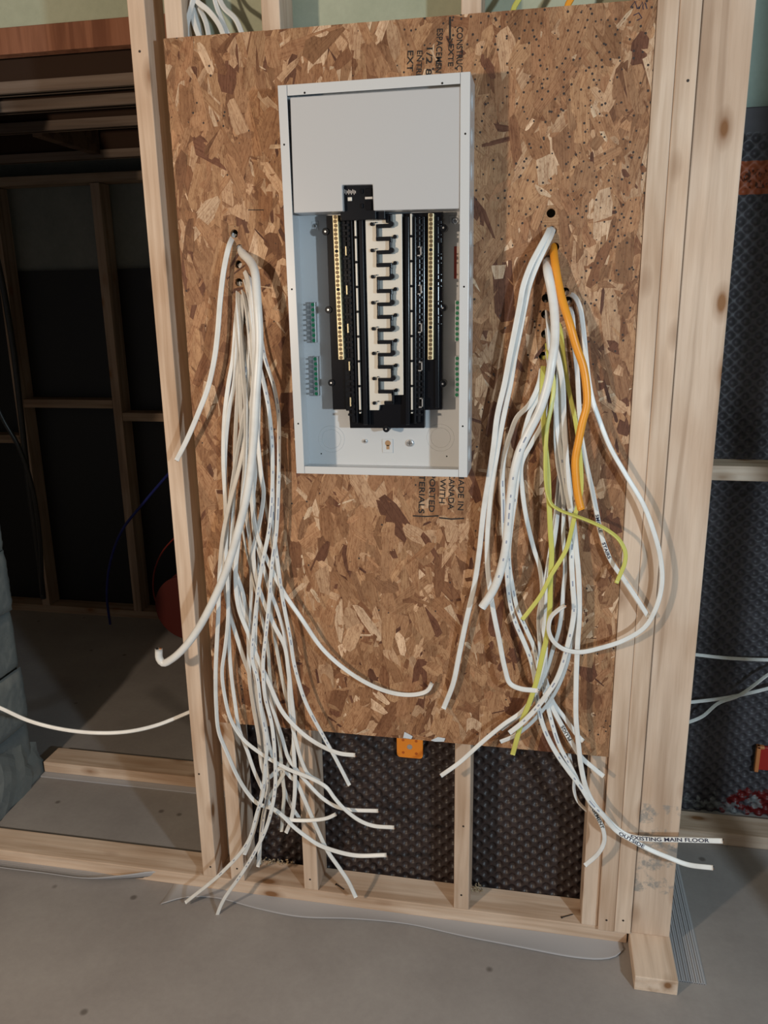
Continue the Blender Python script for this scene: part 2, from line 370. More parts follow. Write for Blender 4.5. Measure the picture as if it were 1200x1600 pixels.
slab('floor_deck', -3.2, -.81, .56, 1.835, 2.301, 2.32, W_DK, 0, label='dark deck boards lying over the joists of the dark room', cat='deck')
slab('shadow_post', .838, .876, -.55, -.461, 0, 2.47, W_Z, .002, label='unseen post added right of the view to cast a shadow band on the floor', cat='post')  # added out of view, only to throw the dark band across the floor

# ------------------------------------------------------------------ strand board
X0, X1, Z0, Z1 = -.771, .1745, .5125, 2.036
HOLES = [at(*p, -.011) for p in ((366,365),(374,388),(372,413),(373,441),(379,466),(380,500),(861,333),(863,360),(867,386),(856,406),(853,466),(852,491),(852,522),(848,556),(883,456),(887,470))]
def osb():
    root = empty('oriented_strand_board', ((X0+X1)/2, 0, Z0))
    tag(root, 'large brown oriented strand board screwed to the studs behind the electrical panel', 'board')
    T = -Vector(root.location)
    bm = bmesh.new(); box(bm, X0, X1, -.0108, 0, Z0, Z1)
    o = bm_obj('board_core', bm, None, None)
    cut = bmesh.new()
    for h in HOLES: cyl(cut, (h.x, -.03, h.z), .0085, .06, n=14)
    co_ = bm_obj('cutter', cut)
    b = o.modifiers.new('b', 'BOOLEAN'); b.object = co_; b.operation = 'DIFFERENCE'; b.solver = 'EXACT'
    bpy.context.view_layer.update()
    me = bpy.data.meshes.new_from_object(o.evaluated_get(bpy.context.evaluated_depsgraph_get()))
    bpy.data.objects.remove(o); bpy.data.objects.remove(co_)
    # flakes
    pal = [(.48,.285,.155),(.41,.230,.122),(.33,.172,.086),(.60,.395,.245),(.25,.118,.058),(.46,.262,.142),(.37,.198,.104),(.17,.072,.040),(.74,.54,.37)]
    wts = np.array([5,5,4.5,3.2,3.2,5,5,1.5,1.6]); wts /= wts.sum()
    V = []; Fc = []; T_ = []; G = []
    n = 6000
    for k in range(n):
        small = RNG.random() < .15+.45*k/n
        ln = RNG.uniform(.025, .085) if small else RNG.uniform(.07, .19)
        wd = RNG.uniform(.005, .02) if small else RNG.uniform(.016, .046)
        an = math.pi/2 + RNG.normal(0, .42 if not small else .8)
        cx, cz = RNG.uniform(X0, X1), RNG.uniform(Z0, Z1)
        ca, sa = math.cos(an), math.sin(an)
        col = np.array(pal[RNG.choice(len(pal), p=wts)])*RNG.uniform(.84, 1.14)
        if small and RNG.random() < .10: col = np.array((.12,.050,.030)); wd *= .5
        if small and RNG.random() < .12: col = np.array((.70,.54,.38)); wd *= .6
        a, b2 = ln/2, wd/2; tp1, tp2 = RNG.uniform(.35, 1), RNG.uniform(.35, 1)
        pts = [(-a, -b2*tp1*RNG.uniform(.6, 1)), (-a*RNG.uniform(.5, .9), -b2), (a*RNG.uniform(.4, .9), -b2*RNG.uniform(.8, 1)), (a*RNG.uniform(.9, 1.05), -b2*tp2*.6),
               (a*RNG.uniform(.85, 1.05), b2*tp2*.7), (a*RNG.uniform(.4, .9), b2), (-a*RNG.uniform(.4, .9), b2*RNG.uniform(.8, 1)), (-a*RNG.uniform(.9, 1.05), b2*tp1*.5)]
        lay = .0002 + .0011*k/n; sx_, sz_ = RNG.normal(0, .012), RNG.normal(0, .016)
        s = len(V); ok = True; out = []
        u0 = RNG.uniform(0, 50)
        for (u, v) in pts:
            x, z = cx+u*ca-v*sa, cz+u*sa+v*ca
            out.append((x, -.0108-max(.0001, lay + u*sx_*.5 + v*sz_*.5), z))
        if any(p[0] < X0 or p[0] > X1 or p[2] < Z0 or p[2] > Z1 for p in out):
            out = [(min(max(p[0], X0), X1), p[1], min(max(p[2], Z0), Z1)) for p in out]
        for h in HOLES:
            if math.hypot(h.x-cx, h.z-cz) < .0085+min(wd, .03)*.6 or (abs((h.x-cx)*ca+(h.z-cz)*sa) < a+.006 and abs(-(h.x-cx)*sa+(h.z-cz)*ca) < b2+.006): ok = False; break
        if not ok: continue
        V += out; Fc.append(list(range(s, s+8))); T_ += [col*RNG.uniform(.86, 1.10) for _ in range(8)]; G += [(u+u0, v+u0, 0) for (u, v) in pts]
    nv = len(me.vertices)
    mv = [tuple(v.co) for v in me.vertices]; mf = [list(p.vertices) for p in me.polygons]
    allv = mv + V; allf = mf + [[i+nv for i in f] for f in Fc]
    allv = [(x+T.x, y+T.y, z+T.z) for x, y, z in allv]
    m2 = bpy.data.meshes.new('strand_face'); m2.from_pydata(allv, [], allf)
    ca_ = m2.attributes.new('tint', 'FLOAT_COLOR', 'POINT')
    cols = np.ones((len(allv), 4), np.float32); cols[:nv, :3] = (.40,.235,.125); cols[nv:, :3] = np.array(T_)
    ca_.data.foreach_set('color', cols.ravel())
    ga = m2.attributes.new('grain', 'FLOAT_VECTOR', 'POINT'); g = np.zeros((len(allv), 3), np.float32); g[nv:] = np.array(G); g[:nv] = np.array(mv)[:, [0, 2, 1]]
    ga.data.foreach_set('vector', g.ravel())
    link('strand_face', m2, M_OSB, root)
    return root
OSB = osb()
# material uses object coordinates of the part: shift so that board limits match
for n_ in M_OSB.node_tree.nodes:
    if n_.type == 'MAP_RANGE':
        off = OSB.location.x if abs(n_.inputs[2].default_value-.17) < .01 else OSB.location.z
        n_.inputs[1].default_value -= off; n_.inputs[2].default_value -= off

_tc = {}
def text_mesh(s, off=0):
    if (s, off) in _tc: return _tc[s, off]
    cu = bpy.data.curves.new('t', 'FONT'); cu.body = s; cu.align_x = 'LEFT'; cu.resolution_u = 3; cu.offset = off
    o = bpy.data.objects.new('t', cu); C.objects.link(o); bpy.context.view_layer.update()
    me = bpy.data.meshes.new_from_object(o.evaluated_get(bpy.context.evaluated_depsgraph_get()))
    r = ([tuple(v.co) for v in me.vertices], [list(p.vertices) for p in me.polygons])
    bpy.data.objects.remove(o); bpy.data.meshes.remove(me); _tc[s, off] = r; return r
def add_mesh(name, V, Fs, m, parent=None):
    me = bpy.data.meshes.new(name); me.from_pydata([tuple(v) for v in V], [], Fs)
    return link(name, me, m, parent)
def stamp(s, pa, pb, hpx, name='stamped_text'):
    """ink text running from pixel pa to pixel pb down the board face (tops of letters to the right)"""
    a, b = at(*pa, -.0130), at(*pb, -.0130); V, Fs = text_mesh(s, .012)
    w_ = max(v[0] for v in V); d = (b-a); ln = d.length; d.normalize(); up = Vector((-d.z, 0, d.x))
    if up.x < 0: up = -up
    h = hpx*.00128/.72; out = [a + d*(v[0]/w_*ln) + up*(v[1]*h) - OSB.location for v in V]
    add_mesh(name, out, Fs, M_INK, OSB)
stamp('MADE IN', (717,737), (715,797), 10); stamp('CANADA', (702,738), (700,796), 10)
stamp('WITH', (688,748), (686,786), 10); stamp('IMPORTED', (672,722), (670,800), 10); stamp('MATERIALS', (656,716), (654,802), 10)
stamp('CONSTRUCT', (714,42), (713,118), 9); stamp('EXTE', (701,68), (700,104), 8); stamp('ESPACEMENT', (683,44), (680,122), 9)
stamp('1/2 8', (667,70), (665,118), 9); stamp('ENTRE', (652,78), (650,122), 8); stamp('EXT', (637,78), (636,112), 9)
def stroke(pts, wpx, m, y=-.0128, name='ink_line'):
    P = [at(*p, y)-OSB.location for p in pts]; V = []; Fs = []; hw = wpx*.00064
    for i, p in enumerate(P):
        d = (P[min(i+1, len(P)-1)]-P[max(i-1, 0)]).normalized(); nn = Vector((-d.z, 0, d.x))
        V += [p+nn*hw, p-nn*hw]
    for i in range(len(P)-1): Fs.append([2*i, 2*i+1, 2*i+3, 2*i+2])
    add_mesh(name, V, Fs, m, OSB)
stroke([(645,806),(665,807),(685,806)], 2.2, M_INK); stroke([(686,809),(705,811),(725,810)], 2.4, M_INK)
stroke([(703,26),(703,62)], 2.6, M_INK); stroke([(699,60),(703,68),(707,60)], 1.5, M_INK)
stroke([(388,328),(412,328)], 1.3, M_INK)
for q in ([(985,12),(992,2),(996,14)], [(998,14),(1004,3),(1005,15)], [(1008,4),(1011,14)], [(990,24),(998,20),(1003,28),(995,32)]): stroke(q, 1.2, M_BLUEINK, name='pencil_note')
def scrap(pts, y, name, lab, m):
    bm = bmesh.new(); P = [at(px, py, y) for px, py in pts]; prism(bm, [(p.x, p.z) for p in P], y, y-.0035)
    o = bm_obj(name, bm, m, OSB, bevel=.001); o.location = -OSB.location; tag(o, lab)
scrap([(630,1152),(632,1143),(638,1146),(645,1150),(643,1154)], -.0125, 'torn_wrap', 'white torn wrap scrap', M_WHITEP)
scrap([(673,1156),(684,1151),(696,1153),(694,1158),(680,1158)], -.0125, 'torn_wrap', 'white torn wrap scrap', M_WHITEP)

# ------------------------------------------------------------------ electrical panel
PC = Vector((-.3257, -.0125, 1.5453)); PR = .00397
panel = empty('electrical_panel', PC); panel.rotation_euler = (0, -PR, 0)
tag(panel, 'open white electrical breaker panel with black bus interior mounted on strand board', 'electrical panel')
def pl(px, py, yl):                     # pixel -> panel local at local depth yl (negative towards the room)
    P = at(px, py, PC.y+yl)-PC
    return (P.x*math.cos(PR)+P.z*math.sin(PR), -P.x*math.sin(PR)+P.z*math.cos(PR))
def pbox(bm, x0, y0, x1, y1, d0, d1):   # box from pixel rectangle with front face at local depth d1
    a, b = pl(x0, y0, d1), pl(x1, y1, d1)
    box(bm, min(a[0], b[0]), max(a[0], b[0]), d1, d0, min(a[1], b[1]), max(a[1], b[1]))
def pslant(bm, xt, yt, xb, yb, wpx, d0, d1):   # slanted vertical strip
    pts = [pl(xt-wpx/2, yt, d1), pl(xt+wpx/2, yt, d1), pl(xb+wpx/2, yb, d1), pl(xb-wpx/2, yb, d1)]
    prism(bm, pts, d1, d0)
HW, HH, DP = .1795, .370, .094
bm = bmesh.new(); t = .0016
box(bm, -HW, HW, -t, 0, -HH, HH)
for s in (-1, 1): box(bm, s*HW-(t if s > 0 else 0), s*HW+(t if s < 0 else 0), -DP, -t, -HH, HH)
for s in (-1, 1): box(bm, -HW+t, HW-t, -DP, -t, s*HH-(t if s > 0 else 0), s*HH+(t if s < 0 else 0))
bm_obj('enclosure', bm, M_STEEL, panel)
fl = .0175
for s in (-1, 1):
    bm = bmesh.new(); a, b = sorted((s*HW, s*(HW-fl))); box(bm, a, b, -DP-t, -DP, -HH, HH); bm_obj('flange', bm, M_STEEL, panel, bevel=.0006)
    bm = bmesh.new(); a, b = sorted((s*HH, s*(HH-(.0185 if s > 0 else .0155)))); box(bm, -HW+fl+.0007, HW-fl-.0007, -DP-t*.8, -DP, a, b); bm_obj('flange', bm, M_STEEL, panel, bevel=.0006)
for p in ((444,226),(727,209),(456,452),(725,448),(466,662),(723,666),(476,145),(691,130)):
    x, z = pl(*p, -DP-t); bm = bmesh.new(); cyl(bm, (x, -DP-t-.0002, z), .0019, .001, n=10); bm_obj('screw_hole', bm, M_HOLE, panel)
# cover over the main breaker
D = -.0925
pts = [pl(453,152,D), pl(721,135,D), pl(718.5,326,D), pl(583.5,329,D), pl(582,288,D), pl(534.5,289,D), pl(536,330,D), pl(459,333,D)]
bm = bmesh.new(); prism(bm, pts, D, -.045)
bm_obj('main_breaker_cover', bm, M_COVER, panel, bevel=.0018)
# main breaker
brk = bm = bmesh.new(); pbox(bm, 530, 284, 588, 343, -.03, -.080); pbox(bm, 588, 328, 602, 343, -.03, -.072); pbox(bm, 602, 334, 612, 348, -.03, -.062)
mb = bm_obj('main_breaker', bm, M_BLK, panel, bevel=.002)
bm = bmesh.new(); pbox(bm, 543, 308, 550, 314, -.08, -.083); bm_obj('test_button', bm, M_BUS, mb, bevel=.001)
for (a, b, c, d) in ((563,295,567,302),(571,294,581,306),(563,318,567,325),(571,314,581,328)):
    bm = bmesh.new(); pbox(bm, a, b, c, d, -.08, -.0835); bm_obj('breaker_toggle', bm, M_BLK2, mb, bevel=.001)
bm = bmesh.new(); pbox(bm, 570, 307.5, 582, 311, -.08, -.085); bm_obj('handle_tie', bm, M_SILV, mb, bevel=.0005)
bm = bmesh.new()
for k in range(9): pbox(bm, 538+k*2.1, 296+(k % 3), 539.1+k*2.1, 302+(k*2 % 4), -.08, -.0803)
bm_obj('rating_print', bm, M_LAB, mb)
# black interior base
B0, B1 = -.022, -.040
pts = [pl(*p, B1) for p in ((509.5,337),(520,640),(545,640),(547,669),(663,669),(663.3,641),(691,640),(692,331))]
bm = bmesh.new(); prism(bm, pts, B1, B0); base = bm_obj('interior_base', bm, M_BLK2, panel, bevel=.001)
for i, (p) in enumerate(((509,362),(513.5,484),(518,598),(693,356),(692,481),(692,599.5),(603.7,670))):
    x, z = pl(*p, B1); bm = bmesh.new(); cyl(bm, (x, B1-.003, z), .0072, .024, n=24)
    e = bm_obj('mounting_ear', bm, M_BLK, base, bevel=.001)
    bm = bmesh.new(); cyl(bm, (x, B1-.0045, z), .0019, .003, n=14); bm_obj('ear_screw', bm, M_SILV, base)
rails = [(535,545,9,.046,642),(543.5,553,6,.052,660),(548.5,558,3,.056,662),(563,571,7,.058,664),(569,577.5,3,.047,664),(636,637,6,.058,664),(648,648.5,4,.056,662),(654,654,5,.052,660),(661,661,5,.049,640),(682.5,683,6,.047,638)]
for xt, xb, wd, dd, yb in rails:
    bm = bmesh.new(); pslant(bm, xt, 338, xb, yb, wd, B1, -dd); bm_obj('breaker_rail', bm, M_BLK, base, bevel=.0012)
for side, (xt, xb) in (('l', (539, 549)), ('r', (655, 655))):
    for k in range(36):
        f = k/36; x = xt+(xb-xt)*f; y = 341+f*(655-341)
        bm = bmesh.new(); pbox(bm, x-5, y, x+5, y+3.6 if k % 4 else y+1.5, -.05, -.0555); bm_obj('clip_slot', bm, M_BLK if k % 3 else M_BLK2, base, bevel=.0006)
for k, y in enumerate((345,352,366,372,377,396,401,410,428,436,446,470,476,492,505)):
    bm = bmesh.new(); pbox(bm, 678, y, 690, y+(5 if k % 3 == 0 else 2.2), B1, -.0475); bm_obj('base_rib', bm, M_BLK, base, bevel=.0008)
for (xt, yt, xb, yb) in ((554.7,336,562.7,646),(642.2,334,643.6,646)):
    bm = bmesh.new(); pslant(bm, xt, yt, xb, yb, 2.6, -.045, -.0585); st = bm_obj('stab_strip', bm, M_BUS, base)
    for k in range(8):
        f = (k+.9)/8; x, z = pl(xt+(xb-xt)*f, yt+(yb-yt)*f, -.0595); bm = bmesh.new(); cyl(bm, (x, -.0600, z), .0026, .004, n=12); bm_obj('strip_bead', bm, M_BLK, base)
for (x, y) in ((655,392),(655.5,452),(656,512),(656.5,572),(657.3,629)):
    bm = bmesh.new(); pbox(bm, x+1.6, y-7, x+3.4, y+8, -.05, -.061); pbox(bm, x-3, y+6.4, x+3.4, y+8, -.05, -.061); pbox(bm, x-2, y-7, x+3.4, y-5.6, -.05, -.061); bm_obj('breaker_hook', bm, M_SILV, base)
for (x, y) in ((540.3,392),(541.7,453),(543.5,513),(545.7,572),(547.5,628)):
    bm = bmesh.new(); pbox(bm, x-1, y-7, x+1, y+7, -.05, -.058); bm_obj('breaker_hook', bm, M_BRASS, base)
# bus plate with serpentine barrier
bm = bmesh.new(); D = -.050
prism(bm, [pl(*p, D) for p in ((570.5,337),(628,334),(630.5,617),(614,617.5),(613,631),(593,633),(592,641),(577.3,641))], D, B1)
bus = bm_obj('bus_plate', bm, M_BUS, base, bevel=.0006)
ys = [350,391,432,472.5,513,551.5,590.7,629]
D2 = -.062
def sb(pts, wpx, name='bus_barrier'):
    bm = bmesh.new()
    for (x0, y0), (x1, y1), wd in zip(pts[:-1], pts[1:], wpx):
        h = wd/2
        if abs(y1-y0) > abs(x1-x0): pbox(bm, (x0+x1)/2-h, min(y0, y1)-h, (x0+x1)/2+h, max(y0, y1)+h, D, D2)
        else: pbox(bm, min(x0, x1)-2, (y0+y1)/2-h, max(x0, x1)+2, (y0+y1)/2+h, D, D2)
    return bm_obj(name, bm, M_BLK, bus, bevel=.0016)
for k in range(8):
    y = ys[k]; q = ys[k+1] if k < 7 else y+38; h = (q-y)/41; dx = k*.55
    if k < 7:
        sb([(609+dx, y-14*h if k else 338), (609+dx, y+3*h), (589+dx, y+3*h), (589+dx, y+22*h), (610+dx, y+24*h), (610+dx, y+27*h)], [4.2, 5.6, 3.8, 6, 4.4])
        x, z = pl(611+dx, y, D2); bm = bmesh.new(); cyl(bm, (x, D2-.0004, z), .0052, .011, n=20); bm_obj('barrier_post', bm, M_BLK, bus)
    else: sb([(610+dx, y-14), (610+dx, y), (598+dx, y+1)], [4.2, 5.6])
    for (a, b, r) in ((581.5+dx, y+.5, .0036), (587.5+dx, y-2, .0012)) + (((617.5+dx*.6, y+20*h, .0038),) if k < 7 else ()):
        x, z = pl(a, b, D); bm = bmesh.new(); cyl(bm, (x, D-.005, z), r, .006, n=14); bm_obj('bus_rivet', bm, M_BLK, bus)
# neutral bars
def term_bar(name, xt, yt, xb, yb, wpx, d0, d1, n, mb_, ms, parent, holes=(), r=.0036):
    bm = bmesh.new(); pslant(bm, xt, yt, xb, yb, wpx, d0, d1); bar = bm_obj(name, bm, mb_, parent, bevel=.0008)
    bm = bmesh.new(); cyl(bm, (0, -.0008, 0), r, .0016, n=12); box(bm, -r*.8, r*.8, -.0011, -.0007, -.0005, .0005); sm = None
    for k in range(n):
        f = (k+.5)/n; p = (xt+(xb-xt)*f, yt+(yb-yt)*f); x, z = pl(*p, d1)
        if any(abs(p[1]-h) < 3.4 for h in holes):
            b2 = bmesh.new(); cyl(b2, (x, d1-.0006, z), r*.95, .001, n=12); bm_obj('screw_hole', b2, M_HOLE, bar); continue
        if sm is None: sm = bm_obj('terminal_screw', bm, ms, bar); o = sm
        else: o = sm.copy(); C.objects.link(o); o.parent = bar
        o.location = (x+RNG.uniform(-.0006,.0006), d1, z); o.rotation_euler = (0, RNG.uniform(0, 3), 0)
    return bar
M_SCR = mat('dull_brass_screw', (.13,.095,.05), .4, .5)
term_bar('neutral_bar', 523.5, 336, 533, 562, 8.6, B1, -.058, 34, M_BRASS, M_SCR, panel, (392, 454, 513))
term_bar('neutral_bar', 673.3, 333, 672.4, 562, 8.6, B1, -.058, 34, M_BRASS, M_SCR, panel, (388, 450, 511))
for (xt, yt, xb, yb) in ((488.5,472,490.5,536),(492.5,557,494.5,619),(714.5,469,714.2,534),(714.3,556,714,621)):
    gb = term_bar('ground_bar', xt, yt, xb, yb, 7, -.002, -.020, 8, M_SILV, M_GREEN, panel, r=.0036)
    bm = bmesh.new()
    for k in range(8):
        f = (k+.5)/8; x, z = pl(xt-5 if xt < 600 else xt+5, yt+(yb-yt)*f, -.012); box(bm, x-.004, x+.004, -.016, -.004, z-.0018, z+.0018)
    bm_obj('wire_slot', bm, M_SILV, gb)
# back plate details
def pc(name, px, py, yl, r, d, m, n=24, parent=panel):
    x, z = pl(px, py, yl); bm = bmesh.new(); cyl(bm, (x, yl, z), r, d, n=n); return bm_obj(name, bm, m, parent, bevel=min(r, abs(d))*.25)
for (x, y, r) in ((569.7,689.5,.0045),(640,692.5,.0078),(711,345,.0065),(492,353,.0045)):
    s_ = pc('plate_screw', x, y, -.006, r, .005, M_SILV)
    xx, zz = pl(x, y, -.0065); bm = bmesh.new(); box(bm, xx-r*.6, xx+r*.6, -.0066, -.006, zz-.0006, zz+.0006); box(bm, xx-.0006, xx+.0006, -.0066, -.006, zz-r*.6, zz+r*.6); bm_obj('screw_recess', bm, M_DARKS, s_)
bm = bmesh.new(); pbox(bm, 597, 686, 614, 708, -.0016, -.004); kp = bm_obj('keyhole_plate', bm, M_STEEL, panel, bevel=.002)
bm = bmesh.new(); x, z = pl(606, 692.5, -.0042); cyl(bm, (x, -.0044, z), .0062, .0004, n=20); box(bm, x-.0033, x+.0033, -.0044, -.004, z-.0135, z-.004); bm_obj('keyhole_slot', bm, M_TAN, kp)
def ring(px, py, r, parent=panel):
    x, z = pl(px, py, -.002); bm = bmesh.new(); n = 40
    for i in range(n):
        a, b = 2*math.pi*i/n, 2*math.pi*(i+1)/n
        q = [(x+rr*math.cos(t_), yy, z+rr*math.sin(t_)) for t_, rr, yy in ((a, r-.0008, -.0016), (b, r-.0008, -.0016), (b, r, -.0024), (a, r, -.0024))]
        bm.faces.new([bm.verts.new(v) for v in q])
        q = [(x+rr*math.cos(t_), yy, z+rr*math.sin(t_)) for t_, rr, yy in ((a, r, -.0024), (b, r, -.0024), (b, r+.0008, -.0016), (a, r+.0008, -.0016))]
        bm.faces.new([bm.verts.new(v) for v in q])
    bm_obj('knockout_ring', bm, M_STEEL, parent)
for c in ((518,686),(688,684)):
    for r in (.029,.021): ring(*c, r)
for k, (x, y) in enumerate(((502,709),(539,711),(698,713),(528,712),(588,722),(620,722))): pc('plate_dimple', x, y, -.0020, .0016 if k < 3 else .0028, .0006, M_HOLE if k in (0, 2) else M_STEEL, 12)
bm = bmesh.new(); pbox(bm, 709.5, 385, 713.5, 435.5, -.0016, -.0022); bm_obj('warning_label', bm, M_RED, panel)
bm = bmesh.new(); pbox(bm, 713.5, 385, 718, 435.5, -.0016, -.0020); bm_obj('warning_label', bm, M_LAB, panel)
bm = bmesh.new(); pbox(bm, 487, 346, 498, 360, -.0016, -.003); bm_obj('corner_bracket', bm, M_STEEL, panel, bevel=.001)
bm = bmesh.new(); pbox(bm, 702, 337, 717, 349, -.0016, -.003); bm_obj('corner_bracket', bm, M_STEEL, panel, bevel=.001)
for s in (-1, 1):
    for k in range(12):
        z = -.33+k*.06; bm = bmesh.new(); cyl(bm, (s*HW+(0 if s > 0 else -.0009), -.050, z), .0165, .0009, 'x', 28); cyl(bm, (s*HW+(.0009 if s > 0 else -.0018), -.050, z), .0115, .0009, 'x', 28)
        bm_obj('side_knockout', bm, M_STEEL, panel)

# ------------------------------------------------------------------ cables
def catmull(P, step=.006):
    P = [np.array(p) for p in P]; P = [2*P[0]-P[1]] + P + [2*P[-1]-P[-2]]; out = []
    for i in range(1, len(P)-2):
        p0, p1, p2, p3 = P[i-1:i+3]; n = max(2, int(np.linalg.norm(p2-p1)/step))
        d01, d12, d23 = (max(1e-4, np.linalg.norm(b-a)**.5) for a, b in ((p0, p1), (p1, p2), (p2, p3)))
        m1 = (p1-p0)/d01 - (p2-p0)/(d01+d12) + (p2-p1)/d12; m2 = (p2-p1)/d12 - (p3-p1)/(d12+d23) + (p3-p2)/d23
        m1 *= d12; m2 *= d12
        for k in range(n):
            t_ = k/n; t2, t3 = t_*t_, t_*t_*t_
            out.append((2*t3-3*t2+1)*p1 + (t3-2*t2+t_)*m1 + (-2*t3+3*t2)*p2 + (t3-t2)*m2)
    out.append(P[-2]); return np.array(out)
PROF = []
for i in range(18):
    t_ = 2*math.pi*i/18; x, y = math.copysign(abs(math.cos(t_))**.75, math.cos(t_)), math.copysign(abs(math.sin(t_))**.8, math.sin(t_))
    PROF.append((x, y*(1-.50*math.exp(-(x*3.6)**2))))
RPROF = [(math.cos(2*math.pi*i/18), math.sin(2*math.pi*i/18)) for i in range(18)]
def cable(name, pts, ys, label, m=None, a=.0050, b=.0024, phi=(0, 0), tip=True, cat='cable', group=None, rnd=False, parent=None):
    """pts pixel path, ys list of (fraction, depth)"""
    m = m or M_WC
    q = np.array(pts, float); seg = np.r_[0, np.cumsum(np.hypot(*np.diff(q, axis=0).T))]; seg /= seg[-1]
    yy = np.interp(seg, [f for f, _ in ys], [d for _, d in ys])
    P = catmull([tuple(at(px, py, y)) for (px, py), y in zip(pts, yy)])
    T = np.gradient(P, axis=0); T /= np.linalg.norm(T, axis=1)[:, None]
    n = len(P); V = []; prof = RPROF if rnd else PROF
    base = P[0].copy(); ph = np.interp(np.linspace(0, 1, n), np.linspace(0, 1, len(phi)), np.radians(phi))
    fr = []
    for i in range(n):
        view = np.array(CAMP)-P[i]; view /= np.linalg.norm(view)
        wdir = np.cross(T[i], view); wdir /= max(1e-6, np.linalg.norm(wdir)); nn = np.cross(wdir, T[i])
        fr.append([wdir, nn])
    for _ in range(3):
        for i in range(1, n-1):
            fr[i][0] = fr[i-1][0]+fr[i][0]+fr[i+1][0]; fr[i][0] -= T[i]*(fr[i][0]@T[i]); fr[i][0] /= np.linalg.norm(fr[i][0]); fr[i][1] = np.cross(fr[i][0], T[i])
    for i in range(n):
        w_, n_ = fr[i]; c, s = math.cos(ph[i]), math.sin(ph[i]); u = w_*c+n_*s; v = n_*c-w_*s
        for (x, y) in prof: V.append(P[i]-base+u*x*a+v*y*b)
    k = 18; Fs = [[i*k+j, i*k+(j+1) % k, (i+1)*k+(j+1) % k, (i+1)*k+j] for i in range(n-1) for j in range(k)]
    Fs += [list(range(k)), list(range((n-1)*k, n*k))[::-1]]
    o = add_mesh(name, V, Fs, m); o.location = base
    for p in o.data.polygons: p.use_smooth = len(p.vertices) == 4
    if label: tag(o, label, cat, group)
    o['_n'] = n
    if tip:
        w_, n_ = fr[-1]; c, s = math.cos(ph[-1]), math.sin(ph[-1]); u = w_*c+n_*s
        for off, mm in ((-.5, M_HOLE), (.5, M_COPPER)):
            bm = bmesh.new(); e = Vector(P[-1]-base+u*off*a*.9); cyl(bm, (0, 0, 0), min(a, b)*.42, .0022, 'z', 8)
            mt = Vector(T[-1]).to_track_quat('Z', 'Y').to_matrix().to_4x4(); mt.translation = e; bmesh.ops.transform(bm, matrix=mt, verts=bm.verts)
            bm_obj('conductor', bm, mm, o)
    del o['_n']
    o_info = (o, P, T, fr, ph, base, b)
    return o_info
def write(info, s, px, py, h, flip=False, m=M_BLUEINK, st=1.3):
    o, P, T, fr, ph, base, b = info
    tgt = ray(px, py).normalized()
    d = [1-float(np.dot((p-np.array(CAMP))/np.linalg.norm(p-np.array(CAMP)), tgt)) for p in P]
    i0 = int(np.argmin(d)); V, Fs = text_mesh(s, .018); out = []
    arc = np.r_[0, np.cumsum(np.linalg.norm(np.diff(P, axis=0), axis=1))]
    for (x, y, _) in V:
        sx_ = arc[i0] + (x*h*st)*(-1 if flip else 1); sx_ = min(max(sx_, 0), arc[-1])
        p = np.array([np.interp(sx_, arc, P[:, k]) for k in range(3)]); j = min(int(np.searchsorted(arc, sx_)), len(P)-1)
        w_, n_ = fr[j]; c, s2 = math.cos(ph[j]), math.sin(ph[j]); u = w_*c+n_*s2; v = n_*c-w_*s2
        if v@(np.array(CAMP)-p) < 0: v = -v
        up = np.cross(v, T[j]*(-1 if flip else 1))
        out.append(p-base+up*((y-.35)*h)+v*(b*1.02+.0004))
    add_mesh('marker_writing', out, Fs, m, o)

R_ = random.Random(3)
def printed(info, f0, f1):
    """manufacturer's ink marks along the jacket, as a second material on the cable's own faces"""
    o, P, T, fr, ph, base, b = info; n = len(P); i = int(n*f0)
    o.data.materials.append(M_PRINT)
    while i < min(n-1, int(n*f1)):
        w_, n_ = fr[i]; c, s2 = math.cos(ph[i]), math.sin(ph[i]); v = n_*c-w_*s2
        side = 4 if v@(np.array(CAMP)-P[i]) > 0 else 13
        o.data.polygons[i*18+side].material_index = 1; i += R_.choice((1, 1, 2, 3, 6, 9))
M_PRINT = mat('jacket_print_ink', (.30,.33,.42), .6)
GL, GR = 'cables of the left bundle', 'cables of the right bundle'
def ysf(y0, ymid, yend, hole=True): return [(0, .004 if hole else y0), (.03, y0), (.35, ymid), (1, yend)]
def ph(): k = R_.choice((0, 0, 25, -30, 50)); return (k+R_.uniform(-15, 15), k+R_.uniform(-40, 40), R_.uniform(-35, 35), R_.uniform(-25, 25))

